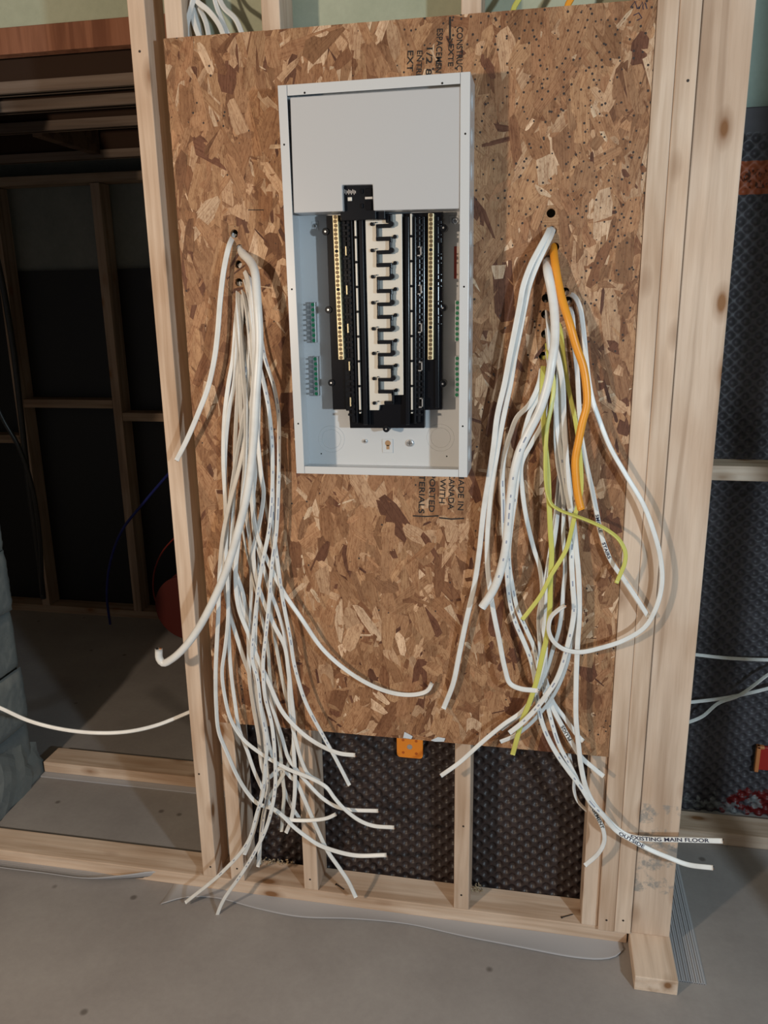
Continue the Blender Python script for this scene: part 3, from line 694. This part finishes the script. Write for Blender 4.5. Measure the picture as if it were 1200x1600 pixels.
# ---- left bundle
cable('cable', [(366,366),(358,384),(350,420),(344,470),(340,520),(335,560),(325,605),(310,645),(293,685),(276,719)], [(0,.004),(.06,-.03),(.4,-.045),(.8,-.05),(1,-.04)], 'white flat cable from the top left hole ending alone beside the left stud', a=.0056, group=GL)
cable('service_cable', [(375,388),(380,397),(390,407),(398,424),(402,470),(405,530),(400,620),(396,690),(388,760),(372,830),(352,895),(330,945),(308,985),(288,1012),(268,1030),(255,1036),(249,1029),(248,1014)], [(0,.004),(.02,-.022),(.08,-.075),(.3,-.095),(.6,-.10),(1,-.085)], 'thickest round white cable of the left bundle, hooked up at its end', a=.0088, b=.0080, rnd=True, cat='cable', group=GL)
LB = [
 # (pts, y layers, label)
 ([(374,413),(384,428),(391,470),(397,540),(396,600),(388,660),(374,730),(358,790),(348,840),(343,900),(341,960),(337,1050),(338,1106),(342,1144),(356,1179),(371,1213),(387,1239),(402,1255),(427,1264),(440,1273),(459,1292),(481,1309),(500,1321),(551,1336),(604,1336)], (-.02,-.05,-.05), 'white cable hanging farthest left, then sweeping right to a long straight level tip'),
 ([(376,441),(383,470),(389,520),(389,600),(379,660),(367,730),(357,800),(353,850),(356,920),(356,970),(352,1010),(347,1050),(351,1087),(361,1125),(380,1155),(410,1179),(432,1192),(455,1204),(474,1211),(490,1218),(510,1230),(522,1246),(536,1262),(560,1281),(582,1290),(616,1293)], (-.02,-.04,-.075), 'white cable with wavy lower run ending rightmost of the left bundle over the dark sheet'),
 ([(377,445),(378,480),(375,540),(372,600),(368,680),(366,760),(362,840),(358,900),(357,960),(358,1005),(361,1050),(367,1097),(374,1140),(386,1172),(397,1204),(411,1235),(425,1262),(436,1272),(451,1280),(470,1282),(496,1281),(512,1278),(525,1272)], (-.02,-.035,-.045), 'white cable ending in a short upturned tip across the second lower stud'),
 ([(377,413),(388,440),(395,500),(396,580),(392,660),(391,740),(395,800),(403,840),(420,880),(443,925),(470,965),(505,1015),(545,1050),(585,1073),(620,1084),(650,1085),(668,1079),(675,1067)], (-.022,-.06,-.03), 'white cable sweeping right across the board below the panel to an upturned tip'),
 ([(378,420),(390,470),(401,550),(410,590),(420,640),(425,690),(426,740),(424,790),(420,830),(410,880),(403,925),(398,970),(394,1030),(402,1060),(408,1110),(417,1160),(414,1200),(411,1238),(402,1269),(387,1316),(347,1363),(290,1410)], (-.022,-.06,-.075), 'white cable whose tip reaches lowest left, pointing over the floor foam'),
 ([(383,415),(395,450),(407,520),(414,560),(428,604),(435,645),(436,700),(435,760),(432,829),(425,881),(421,934),(416,986),(411,1039),(414,1087),(425,1134),(430,1190),(430,1228),(425,1262),(414,1299),(396,1335),(379,1363),(350,1405),(341,1425),(336,1443)], (-.022,-.05,-.085), 'white cable whose tip hangs lowest of all, in front of the plate and foam'),
 ([(372,441),(372,480),(378,560),(384,640),(383,720),(378,790),(372,850),(368,900),(373,950),(388,990),(402,1027),(418,1062),(440,1110),(457,1131),(479,1151),(505,1167),(530,1177),(555,1180)], (-.024,-.055,-.06), 'white cable with a level tip just right of the middle lower stud below the board'),
 ([(374,466),(378,520),(384,600),(387,680),(381,760),(376,820),(368,870),(370,915),(380,960),(393,1005),(410,1050),(427,1110),(440,1150),(451,1185),(466,1206),(481,1224),(505,1248),(525,1260),(545,1265),(591,1267)], (-.022,-.03,-.045), 'white cable with a blunt level tip crossing over the wavy cable'),
 ([(384,445),(392,500),(399,560),(407,580),(418,625),(424,690),(426,760),(429,840),(434,880),(441,932),(453,995),(460,1039),(477,1096),(504,1148),(527,1190),(546,1227)], (-.02,-.045,-.06), 'white cable with a thick straight diagonal tip between the middle stud and the orange plate'),
 ([(376,466),(372,520),(366,600),(358,640),(352,700),(352,760),(356,830),(364,880),(380,930),(388,990),(390,1060),(397,1110),(404,1150),(410,1200),(418,1215),(440,1200),(455,1215),(462,1220),(475,1248),(496,1296),(512,1330),(530,1356),(544,1377),(556,1402)], (-.024,-.03,-.035), 'white cable reaching down onto the bottom plate right of the middle stud'),
 ([(380,500),(383,560),(386,640),(392,720),(398,800),(405,870),(402,930),(399,990),(401,1040),(404,1078),(413,1144),(417,1200),(419,1228),(414,1266),(408,1303),(403,1354)], (-.022,-.03,-.055), 'white printed cable hanging straight down with its tip just above the plate'),
 ([(381,500),(387,560),(390,620),(386,690),(379,750),(377,800),(383,850),(395,900),(408,960),(418,1010),(422,1060),(431,1125),(438,1172),(440,1200),(444,1240),(442,1266),(440,1299)], (-.022,-.025,-.03), 'ivory cable with a plumb tip, left one of two over the dark sheet', ),
 ([(382,466),(391,530),(398,600),(402,680),(408,740),(412,770),(405,820),(396,860),(401,905),(412,940),(430,980),(445,1010),(451,1050),(455,1087),(459,1125),(459,1172),(461,1210),(460,1247),(455,1281),(447,1301)], (-.022,-.05,-.04), 'white cable with a plumb tip, right one of two over the dark sheet'),
 ([(379,500),(376,580),(377,660),(383,740),(385,800),(392,860),(393,920),(391,980),(396,1040),(405,1090),(414,1129),(421,1166),(431,1196),(440,1219),(447,1241),(457,1262),(468,1279)], (-.022,-.028,-.02), 'white cable with a short diagonal tip touching the left edge of the middle stud'),
 ([(384,500),(393,580),(396,660),(401,720),(410,762),(417,800),(425,850),(430,900),(424,950),(430,1000),(439,1050),(446,1084),(453,1112),(459,1140),(457,1172),(449,1198),(436,1222),(424,1240),(414,1262),(408,1300),(405,1350)], (-.022,-.025,-.035), 'ivory cable that bows right over the dark sheet then turns back down into the bundle'),
 ([(376,441),(369,500),(364,560),(357,600),(351,650),(349,720),(352,780),(354,840),(350,900),(360,960),(378,1020),(392,1060),(404,1110),(410,1160),(413,1210),(408,1247),(400,1285),(392,1312),(382,1335)], (-.02,-.032,-.02), 'white cable with a small tip half hidden behind the bundle near the second stud'),
 ([(386,441),(396,500),(403,570),(404,640),(401,720),(395,790),(399,840),(409,875),(421,920),(434,955),(444,990),(451,1040),(452,1087),(456,1130),(463,1160),(470,1185),(482,1210),(500,1221)], (-.022,-.04,-.045), 'white cable running beside the plumb pair and ending behind the wavy cable'),
]
ivory = (11, 14)
for i, (pts, yl, lb) in enumerate(LB):
    ci = cable('cable', pts, ysf(*yl), lb, M_WC2 if i in ivory else M_WC, a=.0046 if i % 3 else .0051, b=.0023, phi=ph(), group=GL)
    if i in (4, 5, 8, 10): printed(ci, .05, .92)

# ---- right bundle
cable('cable', [(861,352),(854,368),(842,390),(830,413),(818,446),(812,478),(804,519),(796,559),(789,597),(777,650),(771,700),(764,745),(756,795),(749,860),(741,915),(729,967),(718,1020),(708,1068),(693,1107)], [(0,.004),(.03,-.04),(.2,-.055),(.6,-.045),(1,-.03)], 'white flat cable from the top right hole, ending leftmost on the board', a=.0058, group=GR)
cable('cable', [(866,354),(859,372),(849,392),(838,416),(827,446),(820,478),(812,519),(804,559),(798,597),(786,655),(777,705),(769,760),(762,830),(762,887),(770,950),(780,1000),(789,1045),(797,1068),(813,1076),(841,1079)], [(0,.004),(.03,-.036),(.2,-.045),(.6,-.045),(1,-.065)], 'white flat cable from the top right hole that kinks sideways at its end', a=.0055, group=GR)
svc = cable('service_cable', [(855,403),(856,425),(861,450),(866,486),(867,530),(862,567),(856,600),(843,641),(827,673),(812,705),(803,740),(797,785),(794,820),(789,862),(778,905),(766,930),(753,949)], [(0,.004),(.03,-.04),(.3,-.085),(1,-.09)], 'thickest white cable of the right bundle, cut off square left of the yellow ones', a=.0088, b=.0066, rnd=True, group=GR)
cable('orange_cable', [(864,382),(867,410),(872,440),(879,470),(890,505),(900,540),(911,572),(916,602),(917,632),(910,660),(904,690),(899,718),(900,748),(903,774),(908,796)], [(0,.004),(.05,-.03),(.3,-.07),(1,-.085)], 'orange round cable hanging down the right bundle', M_OC, a=.0078, b=.0070, rnd=True, group=GR)
cable('yellow_cable', [(853,524),(858,560),(865,597),(862,632),(855,667),(853,694),(852,729),(855,770),(863,789),(879,799),(899,806),(925,816),(947,827),(967,843),(977,863),(976,880),(971,893),(963,911)], [(0,.004),(.05,-.03),(.3,-.05),(1,-.07)], 'yellow cable that swings out right and hooks down beside the board edge', M_YC, a=.0045, phi=(0,20,60,10), group=GR)
cable('yellow_cable', [(850,556),(848,600),(849,650),(851,685),(856,737),(858,785),(860,830),(862,864),(860,907),(859,951),(855,991),(847,1026),(838,1065),(827,1098),(815,1128),(808,1153),(801,1179)], [(0,.004),(.05,-.026),(.4,-.055),(1,-.065)], 'long yellow flat cable hanging straight down to just below the board edge', M_YC, a=.0056, phi=(0,10,0,0), group=GR)
cable('yellow_cable', [(868,490),(876,520),(881,560),(886,595),(891,620),(898,652),(904,690),(908,737),(908,764),(905,782),(899,803),(893,828),(886,855),(877,873),(862,897),(845,930),(828,953),(816,968)], [(0,.004),(.05,-.02),(.3,-.03),(.6,-.045),(1,-.075)], 'yellow cable emerging behind the orange one and ending diagonally over the others', M_YC, a=.0046, group=GR)
cable('cable', [(884,457),(898,464),(906,480),(911,510),(915,551),(920,595),(926,625),(936,655),(953,698),(978,742),(1005,788),(1022,833),(1032,873),(1034,912),(1024,952),(1006,981),(973,1001),(940,1012),(905,1019),(880,1014),(864,1001),(857,983),(861,964),(871,954),(883,946)], [(0,.004),(.03,-.03),(.3,-.04),(.7,-.045),(1,-.080)], 'white cable making the widest loop, out over the wide post and back left', a=.0050, phi=(0,20,0,30), group=GR)
smk = cable('cable', [(888,471),(894,494),(897,535),(902,584),(905,641),(908,680),(912,704),(918,734),(925,764),(932,799),(939,834),(953,873),(978,910),(998,940),(1013,964)], [(0,.004),(.05,-.025),(.5,-.03),(1,-.034)], 'white cable marked in ink and ending against the widest loop', phi=(0,0,0,0), group=GR)
ex = cable('cable', [(853,492),(861,514),(867,537),(874,567),(879,600),(881,650),(884,702),(888,760),(893,807),(899,850),(904,900),(905,960),(902,1012),(900,1073),(900,1123),(904,1165),(908,1198),(916,1232),(928,1256),(945,1276),(967,1297),(985,1307),(1014,1311),(1058,1312),(1129,1314)], [(0,.004),(.05,-.03),(.5,-.05),(.8,-.06),(1,-.085)], 'long white cable hand lettered with EXISTING MAIN FLOOR, tip level past the wide post', a=.0056, phi=(0,0,0,0,0), group=GR)
mk2 = cable('cable', [(848,560),(842,600),(827,632),(808,652),(797,680),(788,711),(785,746),(786,785),(787,830),(791,869),(793,907),(797,942),(806,974),(819,1004),(829,1030),(835,1056),(839,1090),(845,1122),(855,1150),(870,1178),(888,1204),(907,1229),(923,1254),(943,1275),(963,1298),(988,1313),(1014,1327),(1045,1340),(1075,1351),(1114,1356)], [(0,.004),(.05,-.03),(.5,-.04),(.8,-.065),(1,-.09)], 'long white inked cable whose rounded tip droops below the lettered one past the wide post', a=.0054, phi=(0,30,10,0,0), group=GR)
pl3 = cable('cable', [(850,558),(851,600),(841,620),(828,645),(820,672),(811,720),(806,770),(799,820),(795,872),(801,918),(809,953),(822,983),(834,1011),(840,1039),(847,1065),(855,1100),(863,1132),(874,1165),(890,1195),(904,1222),(922,1255),(934,1277),(942,1295),(944,1314),(935,1333),(914,1352)], [(0,.004),(.05,-.025),(.5,-.032),(.8,-.05),(1,-.06)], 'white inked cable curling back left at its tip over the lower studs', phi=(0,10,20,0,0), group=GR)
cable('cable', [(851,558),(853,600),(848,660),(832,690),(815,725),(816,764),(822,807),(834,857),(843,885),(847,915),(847,945),(848,977),(852,1004),(850,1040),(840,1078),(826,1100),(813,1114),(788,1131),(755,1158),(717,1192),(689,1212)], [(0,.004),(.05,-.022),(.5,-.022),(.8,-.05),(1,-.07)], 'white cable with the tip pointing lower left across the stud below the board', group=GR, phi=(0,10,10,0,0))
cable('cable', [(853,470),(858,530),(864,590),(868,640),(868,690),(872,729),(879,764),(881,800),(880,834),(882,864),(883,890),(880,925),(878,951),(873,986),(862,1021),(856,1045),(850,1062),(838,1085),(822,1108),(800,1127),(783,1140)], [(0,.004),(.05,-.025),(.5,-.03),(1,-.035)], 'white narrow cable whose tip lies behind the yellow end on the board', phi=(60,40,20,50), group=GR)
sq = cable('cable', [(868,500),(874,560),(871,620),(870,660),(875,700),(884,760),(891,799),(894,837),(893,872),(895,916),(897,951),(894,977),(888,1004),(880,1035),(869,1063),(853,1087),(835,1110),(815,1130),(796,1145)], [(0,.004),(.05,-.02),(.5,-.042),(1,-.075)], 'white flat printed cable ending square, nearest on the crossing over the board bottom', a=.0056, phi=(30,20,0,0), group=GR)
cable('cable', [(867,505),(872,560),(876,620),(878,670),(886,720),(893,780),(899,830),(903,880),(903,940),(899,985),(891,1020),(881,1052),(870,1077),(857,1098),(843,1115),(826,1133),(803,1150),(782,1159)], [(0,.004),(.05,-.022),(.5,-.03),(1,-.05)], 'white cable crossing just below the square-ended printed one', phi=(10,40,60,30), group=GR)
cable('cable', [(853,493),(858,540),(866,600),(872,660),(874,720),(870,780),(866,820),(858,870),(850,920),(842,960),(843,1000),(846,1040),(855,1070),(864,1097),(883,1123),(903,1150),(911,1158)], [(0,.004),(.05,-.02),(.5,-.02),(1,-.03)], 'white cable with a blunt tip near the lower right corner of the board', a=.0052, group=GR, phi=(20,60,30,0))
plg = cable('cable', [(852,523),(860,580),(869,640),(876,700),(878,750),(872,800),(865,850),(858,900),(853,950),(853,1000),(851,1045),(853,1080),(862,1103),(877,1132),(893,1160),(909,1184),(926,1199),(943,1213)], [(0,.004),(.05,-.02),(.5,-.026),(1,-.045)], 'white cable hand lettered PLUGS, tip crossing onto the stud below the board corner', a=.0054, group=GR, phi=(10,40,0,0))
cable('cable', [(889,1176),(893,1195),(897,1212),(897,1235),(903,1252),(915,1265),(926,1273)], [(0,.03),(.5,.045),(1,.04)], 'short white cable loop hanging behind the board beside the lower right stud', tip=False, group=GR, phi=(50,50))
write(ex, 'EXISTING MAIN FLOOR', 984, 1306, .0108, st=1.45); write(mk2, 'OUTSIDE', 968, 1302, .010, st=1.5)
write(plg, 'PLUGS', 892, 1158, .0105, flip=True, m=M_INK); write(pl3, 'BASEMENT', 922, 1254, .0105, m=M_INK)
write(smk, 'SMOKE', 933, 802, .0095); write(smk, 'STAIRS', 944, 848, .0095)

printed(svc, .5, .9); printed(mk2, .2, .8); printed(pl3, .25, .8); printed(sq, .3, .95)

# ---- loose runs elsewhere
cable('cable', [(-60,1082),(0,1106),(45,1126),(95,1139),(150,1145),(200,1143),(245,1133),(295,1113),(330,1098)], [(0,-.02),(.6,.03),(1,.12)], 'white cable sagging across the dark opening at the left', a=.0052, b=.0042, tip=False)
cable('cable', [(1060,1021),(1087,1023),(1134,1028),(1200,1031),(1260,1030)], [(0,.53),(1,.50)], 'upper white cable crossing the black sheet at the right', a=.005, tip=False, phi=(20, 20))
cable('cable', [(1050,1100),(1081,1097),(1130,1091),(1175,1082),(1210,1073),(1260,1060)], [(0,.53),(1,.53)], 'middle white cable crossing the black sheet at the right', a=.005, tip=False, phi=(10, 10))
cable('cable', [(1050,1135),(1077,1128),(1098,1119),(1122,1099),(1154,1087),(1179,1070),(1202,1053),(1250,1030)], [(0,.51),(1,.50)], 'lowest white cable curling up across the black sheet at the right', a=.005, tip=False, phi=(10, 40))
TL_ = ('leftmost', 'second from left', 'third from left', 'middle', 'third from right', 'second from right', 'rightmost')
TOP = [[(293,66),(292,40),(297,18),(303,-5),(310,-40)], [(313,62),(303,34),(299,5),(296,-40)], [(318,66),(312,42),(306,20),(304,-20)], [(328,66),(322,36),(312,12),(305,-10),(300,-40)],
       [(352,62),(342,38),(325,16),(308,2),(295,-20)], [(360,62),(346,30),(336,0),(330,-40)], [(381,60),(368,30),(350,12),(342,-5),(335,-40)]]
for i, pts in enumerate(TOP):
    cable('cable', pts, [(0,.02+.008*(i % 3)),(1,.035+.012*(i % 4))], TL_[i]+' of seven white cables rising behind the top left corner of the board', a=.0056, tip=False, phi=(R_.uniform(-30,30),)*2, group='cables rising behind the top left of the board')
cable('yellow_cable', [(801,20),(804,10),(812,-3),(826,-40)], [(0,.03),(1,.04)], 'yellow cable rising behind the top edge of the board', M_YC, a=.005, tip=False)
cable('orange_cable', [(885,16),(888,6),(896,-8),(905,-40)], [(0,.03),(1,.04)], 'orange cable rising behind the top edge of the board', M_OC, a=.006, b=.005, tip=False)
cable('blue_cable', [(300,700),(268,735),(225,785),(190,830),(172,880),(167,930),(172,975)], [(0,1.35),(1,1.62)], 'dark blue cable drooping in the dark room', M_BC, a=.006, b=.006, rnd=True, tip=False)
cable('red_cable', [(300,815),(278,835),(252,865),(240,900),(242,935),(256,960)], [(0,1.60),(1,1.60)], 'thin dark red cord looping from the red reel', M_RC, a=.0035, b=.0035, rnd=True, tip=False)
cable('black_hose', [(-10,380),(5,450),(20,540),(32,640),(44,750),(58,850),(68,935)], [(0,1.30),(1,1.40)], 'black hose hanging at the left of the dark room', M_KC, a=.012, b=.012, rnd=True, tip=False)
cable('black_hose', [(-20,600),(5,655),(30,700),(50,760),(62,840),(66,930)], [(0,1.10),(1,1.25)], 'thinner black hose slanting across the first in the dark room', M_KC, a=.009, b=.009, rnd=True, tip=False)

# ------------------------------------------------------------------ small things
def washer_plate():
    a, b = at(620,1146,.088), at(661,1185,.088); cx, cz = (a.x+b.x)/2, (a.z+b.z)/2
    r = empty('membrane_clip', (cx, .088, cz)); tag(r, 'square orange plastic washer plate with centre screw, just below the strand board', 'clip')
    hw, hh = (b.x-a.x)/2, (a.z-b.z)/2; rr = .009; pts = []
    for sx_, sz_, a0 in ((1, 1, 0), (-1, 1, 90), (-1, -1, 180), (1, -1, 270)):
        for k in range(5):
            t_ = math.radians(a0+k*22.5); pts.append((sx_*(hw-rr)+rr*math.cos(t_), sz_*(hh-rr)+rr*math.sin(t_)))
    bm = bmesh.new(); prism(bm, pts, -.004, .004); bm_obj('plate', bm, M_ORANGE, r, bevel=.001)
    bm = bmesh.new(); cyl(bm, (0, -.0055, 0), .0065, .003, n=20, r2=.008); bm_obj('screw_head', bm, M_SILV, r)
    for sx_ in (-1, 1):
        for sz_ in (-1, 1):
            bm = bmesh.new(); cyl(bm, (sx_*hw*.5, -.0048, sz_*hh*.55), .0035, .003, n=14); bm_obj('rivet', bm, mat('dark_orange', (.45,.10,.01), .5), r)
washer_plate()
def red_clip():
    a = at(1184,1162,.56); r = empty('membrane_clip', (a.x+.05, .565, a.z-.05)); tag(r, 'red clip with pale orange edge on the black sheet at the right border', 'clip')
    bm = bmesh.new(); box(bm, -.045, .06, -.006, .006, -.035, .04); bm_obj('plate', bm, M_REDP, r, bevel=.002)
    bm = bmesh.new(); box(bm, -.052, -.040, -.010, .006, -.042, .044); box(bm, -.052, -.03, -.010, .004, .034, .044); bm_obj('rim', bm, mat('pale_orange', (.62,.22,.07), .5), r, bevel=.003)
red_clip()
def reel():
    c = at(300,945,1.58); r = empty('cable_reel', (c.x, 1.58, .0)); tag(r, 'dark red round reel on the floor of the dark room beside the left stud', 'reel')
    M_RR = mat('reel_red', (.10,.012,.007), .5); R0 = .155
    for yy, nm in ((-.06, 'reel_flange'), (.05, 'reel_flange')):
        bm = bmesh.new(); cyl(bm, (0, yy, R0), R0, .012, n=40); bm_obj(nm, bm, M_RR, r, bevel=.002)
    bm = bmesh.new(); cyl(bm, (0, -.048, R0), .075, .098, n=30); bm_obj('hub', bm, M_RR, r)
    for k in range(6):
        bm = bmesh.new()
        v = bmesh.ops.create_circle(bm, segments=8, radius=.008)['verts']; bm.free()
        bm = bmesh.new(); cyl(bm, (0, -.046+k*.016, R0), .105, .012, n=32); bm_obj('wound_cord', bm, M_RC, r, bevel=.005)
reel()

# foam gaskets under the plates
def gasket(edge, label, lift, ribs=0):
    E_ = catmull([(px, py, 0) for px, py in edge], 12.0); V = []; Fs = []; n = len(E_); m_ = 14
    for i, e in enumerate(E_):
        p = atz(e[0], e[1], .004); 
        for j in range(m_+1):
            t_ = j/m_; y = .015 + (p.y-.015)*t_
            z = .0012 + lift*(t_**3) + .0015*math.sin(i*.35)*t_**2 + (.0042*(j % 2))*(lift > .01)*(j < 11)
            V.append((p.x, y, z))
    for i in range(n-1):
        for j in range(m_): Fs.append([i*(m_+1)+j, i*(m_+1)+j+1, (i+1)*(m_+1)+j+1, (i+1)*(m_+1)+j])
    o = add_mesh('foam_gasket', V, Fs, M_FOAM); s = o.modifiers.new('s', 'SOLIDIFY'); s.thickness = .0015
    for p in o.data.polygons: p.use_smooth = True
    tag(o, label, 'gasket')
gasket([(-60,1358),(0,1368),(70,1376),(140,1384),(200,1380),(240,1375),(272,1377)], 'grey foam strip curling out under the plate at the left', .030)
gasket([(251,1413),(290,1403),(340,1404),(400,1419),(470,1433),(560,1437),(640,1444),(740,1467),(830,1484),(900,1496),(940,1499),(962,1495),(974,1484)], 'long grey foam strip lying out from under the plate of the board wall', .004)
bm = bmesh.new(); n = 12
for k in range(n):
    x = .349+k*.0053; box(bm, x, x+.0036, -.095, .40, .0005, .0045 if k % 2 == 0 else .0030)
box(bm, .347, .413, -.095, .40, .0003, .0018)
slab('foam_gasket', -1.60, -.81, .395, .52, .0003, .004, M_FOAM, label='thin foam strip under the sill plate in the dark opening', cat='gasket')
tag(bm_obj('foam_gasket', bm, M_FOAM), 'ribbed grey foam strip on the floor right of the jutting plate', 'gasket')

# wood shavings
M_CHIP = mat('wood_chips', (.55,.42,.27), .8)
def chips(name, spots, label):
    bm = bmesh.new()
    for (px, py, y, s, n, sx_) in spots:
        p = atz(px, py, .039)
        for k in range(n):
            c = Vector((p.x+R_.gauss(0, sx_), min(.092, max(.03, y+R_.gauss(0, .007))), .0385+abs(R_.gauss(0, .004)))); q = R_.uniform(.5, 1.4)*s
            m_ = Matrix.Translation(c) @ Matrix.Rotation(R_.uniform(0, 6), 4, Vector((R_.random(), R_.random(), R_.random()+.01)).normalized())
            vs = box(bm, -q, q, -q*.45, q*.45, -q*.12, q*.12)
            bmesh.ops.transform(bm, matrix=m_, verts=vs)
    tag(bm_obj(name, bm, M_CHIP), label, 'wood shavings', kind='stuff')
chips('wood_shavings', [(425,1342,.084,.003,70,.035)], 'pale wood shavings on the plate between second and middle stud')
chips('wood_shavings', [(745,1392,.075,.003,35,.008)], 'clump of wood shavings against the stud right of the orange plate')
for (x0, y0, x1, y1, lb) in ((525,1382,537,1390,'short dark nail lying on the plate right of the middle stud'), (877,1434,895,1429,'short dark nail lying on the plate near the lower right studs')):
    a, b = atz(x0, y0, .0395), atz(x1, y1, .0395); d = b-a; bm = bmesh.new(); cyl(bm, (0, 0, 0), .0013, d.length, 'z', 8); cyl(bm, (0, 0, 0), .003, .001, 'z', 10)
    o = bm_obj('nail', bm, M_NAIL); o.matrix_world = Matrix.Translation(a+Vector((0, 0, .001))) @ d.to_track_quat('Z', 'Y').to_matrix().to_4x4(); tag(o, lb, 'nail')
